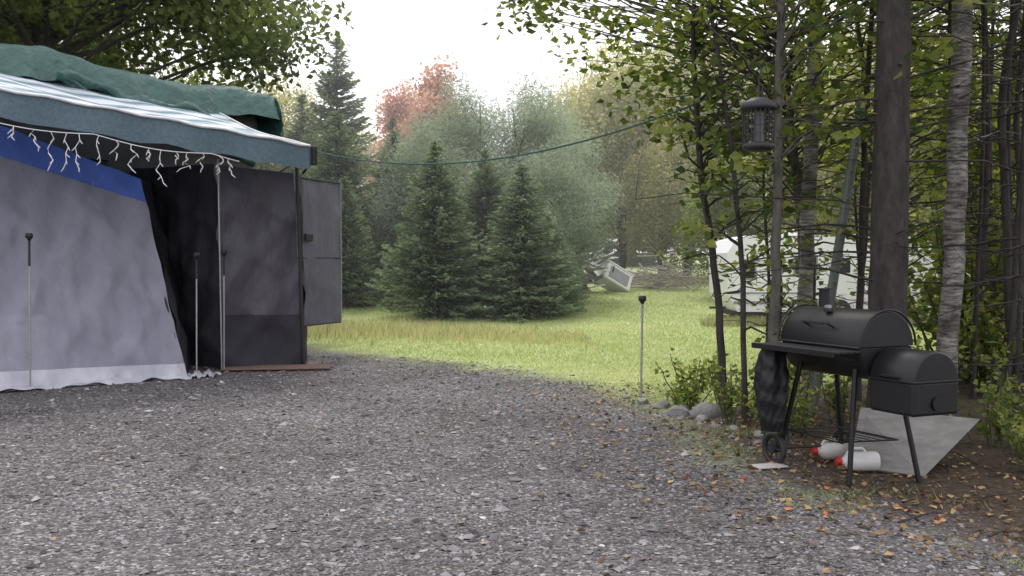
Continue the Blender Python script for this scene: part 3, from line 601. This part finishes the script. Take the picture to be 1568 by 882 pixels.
bd=MB(); A=np.array([2.62,7.35,.39]);B=np.array([3.52,7.35,.30]);C=np.array([2.85,6.75,.0]);D=np.array([2.42,7.0,.02])
P1=np.array([A,B,C,D]); nn=nrm(np.cross(B-A,D-A)); V=np.concatenate([P1,P1-nn*.02]); bd.add(V,[[0,1,2,3],[7,6,5,4],[0,4,5,1],[1,5,6,2],[2,6,7,3],[3,7,4,0]],0); bd.obj('leaning_board',[M_board])
M_jug=pm('white_plastic',(.62,.62,.60),(.5,.5,.48),.35,scale=4,bump=0)
def jug(x,y,ang,s=1):
    mb=MB(); d=np.array([math.cos(ang),math.sin(ang),0]); c=np.array([x,y,.075*s+float(H(x,y))])
    a=np.array([-.13,-.125,-.11,.05,.09,.115,.13]); r=np.array([.05,.064,.068,.068,.052,.028,.022])
    tube(mb,c+d*a[:,None]*s,r*s,18,0); tube(mb,[c+d*.128*s,c+d*.132*s,c+d*.165*s],[.03*s,.032*s,.03*s],14,1)
    tube(mb,[c+d*.09*s+[0,0,.05*s],c+d*.06*s+[0,0,.09*s],c-d*.02*s+[0,0,.09*s],c-d*.04*s+[0,0,.065*s]],.011*s,7,0)
    mb.obj('plastic_jug',[M_jug,M_red])
jug(2.40,7.3,math.pi*1.03,.95); jug(2.47,6.93,math.pi*1.0,1.02)
pp=MB(); rbox(pp,(1.86,7.05,.02),(.24,.14,.01),.003,rotz(.3),0); pp.obj('paper_sheet',[pm('pale_paper',(.5,.48,.45),(.35,.34,.32),.8,scale=9)])  # thin pale sheet: the white paper lying under the wheel
# ---------------------------------------------------------------- bug zapper lantern
bz=MB(); x,y=1.755,7.0
def lathe(mb,prof,mat,seg=24):
    th=np.linspace(0,2*math.pi,seg+1); P=np.array([[(x+r*math.cos(q),y+r*math.sin(q),z) for r,z in prof] for q in th]); surf(mb,P,mat)
lathe(bz,[(.005,2.665),(.05,2.66),(.115,2.63),(.13,2.60),(.128,2.575),(.1,2.57),(.0,2.57)],0)
lathe(bz,[(.0,2.34),(.1,2.34),(.115,2.325),(.112,2.30),(.08,2.285),(.0,2.285)],0)
for k in range(22):
    q=k/22*2*math.pi; tube(bz,[(x+.108*math.cos(q),y+.108*math.sin(q),2.33),(x+.112*math.cos(q),y+.112*math.sin(q),2.58)],.0035,5,0)
for z in (2.4,2.46,2.52):
    tube(bz,[(x+.11*math.cos(q),y+.11*math.sin(q),z) for q in np.linspace(0,2*math.pi,25)],.003,5,0,cap=False)
tube(bz,[(x,y,2.34),(x,y,2.57)],.035,12,1)
tube(bz,[(x,y,2.66),(x,y,2.80),(x+.02,y,2.86),(x-.01,y,2.9)],.005,6,0)
bz.obj('bug_zapper',[M_blackp,pm('dark_tube',(.08,.08,.09),None,.3,bump=0)])
br=MB(); tube(br,curve((2.33,8.6,2.85),(1.4,6.4,2.95),(0,0,-.02),10,.015),np.linspace(.016,.006,10),6,0)
for k in range(5):
    p=np.array([2.33,8.6,2.85])*(1-k/5)+np.array([1.4,6.4,2.95])*(k/5); tube(br,[p,p+rng.normal(0,.25,3)],[.006,.002],4,0)
br.obj('bare_branch',[M_bark])
# ---------------------------------------------------------------- ladder
M_lad=pm('weathered_aluminium',(.17,.19,.17),(.10,.12,.10),.7,.1,scale=12,bump=.1)
ld=MB(); A=np.array([2.98,9.7,-.05]); B=np.array([3.42,9.6,3.1]); sp=np.array([.16,.34,0])
for sg in (-.5,.5): tube(ld,[A+sp*sg,B+sp*sg],.024,6,0)
for k in np.linspace(.08,.95,11):
    p=A*(1-k)+B*k; tube(ld,[p-sp*.5,p+sp*.5],.013,6,0)
ld.obj('ladder',[M_lad])
# ---------------------------------------------------------------- white travel trailer
M_rv=pm('rv_white',(.9,.91,.92),(.87,.88,.89),.35,scale=1,bump=.05)
rv=MB(); zq=-.2
prof=[(5.35,.5),(5.12,.9),(5.1,1.9),(5.3,2.22),(5.7,2.32),(9.6,2.32),(9.95,2.15),(10.05,1.6),(10.05,.5)]
prof=[(a,b+zq) for a,b in prof]
n=len(prof); V=[(px,23.2,z) for px,z in prof]+[(px,25.4,z) for px,z in prof]
rv.add(V,[list(range(n)),list(range(2*n-1,n-1,-1))]+[[i,n+i,n+(i+1)%n,(i+1)%n] for i in range(n)],0)
for (a,b,z0,z1) in [(5.5,5.75,1.3,1.7),(6.7,7.2,1.4,1.8),(8.6,9.2,1.45,1.8)]:
    z0+=zq;z1+=zq
    rbox(rv,((a+b)/2,23.19,(z0+z1)/2),(b-a,.04,z1-z0),.03,None,1); rbox(rv,((a+b)/2,23.195,(z0+z1)/2),(b-a+.08,.02,z1-z0+.08),.008,None,3)
rbox(rv,(7.85,23.19,1.25+zq),(.62,.03,1.4),.03,None,0); rbox(rv,(7.85,23.17,1.6+zq),(.3,.03,.35),.02,None,1)
rbox(rv,(7.55,23.19,.72+zq),(4.6,.02,.07),.006,None,3); rbox(rv,(7.55,23.19,.95+zq),(4.7,.02,.03),.004,None,3)
rbox(rv,(7.0,24.3,2.4+zq),(.6,.5,.16),.04,None,0); rbox(rv,(7.6,24.3,.45+zq),(4.6,2.0,.12),.01,None,2)
for a in (7.0,7.75): tube(rv,[(a,23.12,.33),(a,23.35,.33)],.27,20,2); tube(rv,[(a,23.10,.33),(a,23.13,.33)],.13,14,3)
tube(rv,[(5.3,24.3,.35),(4.9,24.3,.35)],.03,8,2)
rv.obj('travel_trailer',[M_rv,M_dark,M_blackp,pm('rv_grey_trim',(.35,.36,.4),None,.4,bump=0)])
# ---------------------------------------------------------------- junk pile on the far lawn
M_log=pm('cut_brush',(.42,.39,.34),(.26,.23,.2),.9,scale=8,bump=.4)
def RX(a,b,c): return np.array(Matrix.Rotation(c,3,'Z')@Matrix.Rotation(b,3,'Y')@Matrix.Rotation(a,3,'X'))
jy=33.5; hz=float(H(3.5,jy))
ub=MB(); R=RX(-.35,.5,.4); c=np.array([3.45,jy,hz+.42])
rbox(ub,c,(1.1,.7,.62),.04,R,0)
rbox(ub,c+R@np.array([0,-.36,0]),(.8,.03,.42),.01,R,1); rbox(ub,c+R@np.array([0,0,.33]),(1.16,.76,.05),.02,R,0); rbox(ub,c+R@np.array([-.3,-.38,.1]),(.05,.03,.25),.01,R,2)
ub.obj('discarded_appliance',[M_rv,pm('appliance_grey',(.4,.42,.44),None,.5,bump=0),M_blackp])
sh=MB(); 
for k in range(20):
    R=RX(rng.normal(0,.35),rng.normal(0,.4),rng.uniform(0,3)); rbox(sh,(2.75+rng.normal(0,.4),jy-.3+rng.normal(0,.3),hz+.12+.06*k),(rng.uniform(.5,1.2),rng.uniform(.1,.4),.05),.008,R,k%3)
sh.obj('scrap_pile',[M_board,M_rv,M_steel])
bp_=MB(); hz2=float(H(5.4,34.5))
for k in range(60):
    p=np.array([5.6+rng.normal(0,.75),34.5+rng.normal(0,.5),hz2+abs(rng.normal(.25,.3))]); d=nrm(np.array([1,rng.normal(0,.5),rng.normal(0,.35)]))*rng.uniform(.4,1.3)
    tube(bp_,curve(p-d,p+d,rng.normal(0,.08,3),5),np.linspace(.03,.008,5),5,0)
bp_.obj('brush_pile',[M_log])
# ---------------------------------------------------------------- added scatter volume imitating camera glare over lawn and woods
hzm,nt,o=newmat('glare_haze'); vs=N(nt,'ShaderNodeVolumeScatter'); vs.inputs['Color'].default_value=(.98,.99,1,1); vs.inputs['Density'].default_value=.0055; vs.inputs['Anisotropy'].default_value=.5
nt.links.new(vs.outputs[0],o.inputs['Volume'])
mb=MB(); rbox(mb,(0,65,14),(200,96,34),0); mb.obj('glare_haze',[hzm])
# ---------------------------------------------------------------- sky / light
w=bpy.data.worlds.new("World"); scene.world=w; w.use_nodes=True; nt=w.node_tree; nt.nodes.clear()
el=math.radians(55); az=math.radians(-10)
o=nt.nodes.new('ShaderNodeOutputWorld'); bgd=nt.nodes.new('ShaderNodeBackground'); bgd.inputs[1].default_value=.13
sk=nt.nodes.new('ShaderNodeTexSky'); sk.sky_type='NISHITA'; sk.sun_disc=False; sk.sun_elevation=el; sk.sun_rotation=az; sk.dust_density=4; sk.air_density=1
tc=nt.nodes.new('ShaderNodeTexCoord'); nz=nt.nodes.new('ShaderNodeTexNoise'); nz.inputs['Scale'].default_value=2.5; nz.inputs['Detail'].default_value=5
nt.links.new(tc.outputs['Generated'],nz.inputs['Vector'])
mr=nt.nodes.new('ShaderNodeMapRange'); mr.inputs[1].default_value=.3; mr.inputs[2].default_value=.6; mr.inputs[3].default_value=.8; mr.inputs[4].default_value=1.
nt.links.new(nz.outputs['Fac'],mr.inputs[0])
mx=nt.nodes.new('ShaderNodeMix'); mx.data_type='RGBA'; nt.links.new(mr.outputs[0],mx.inputs[0]); nt.links.new(sk.outputs[0],mx.inputs[6]); mx.inputs[7].default_value=(12.4,12.1,13.0,1)
nt.links.new(mx.outputs[2],bgd.inputs[0]); nt.links.new(bgd.outputs[0],o.inputs[0])
sd=bpy.data.lights.new('sun','SUN'); sd.energy=3.0; sd.angle=math.radians(14); sd.color=(1,.97,.91); so=mkobj('sun',sd)
v=Vector((math.sin(az)*math.cos(el),math.cos(az)*math.cos(el),math.sin(el))); so.rotation_euler=v.to_track_quat('Z','Y').to_euler()
# ---------------------------------------------------------------- camera
cd=bpy.data.cameras.new('camera'); cd.lens=34.44; cd.sensor_width=36; cd.clip_end=3000; co=mkobj('camera',cd)
co.location=(0,0,1.5); co.rotation_euler=(math.radians(90-1.566),0,0); scene.camera=co
scene.view_settings.view_transform='Standard'; scene.view_settings.look='None'; scene.view_settings.exposure=0
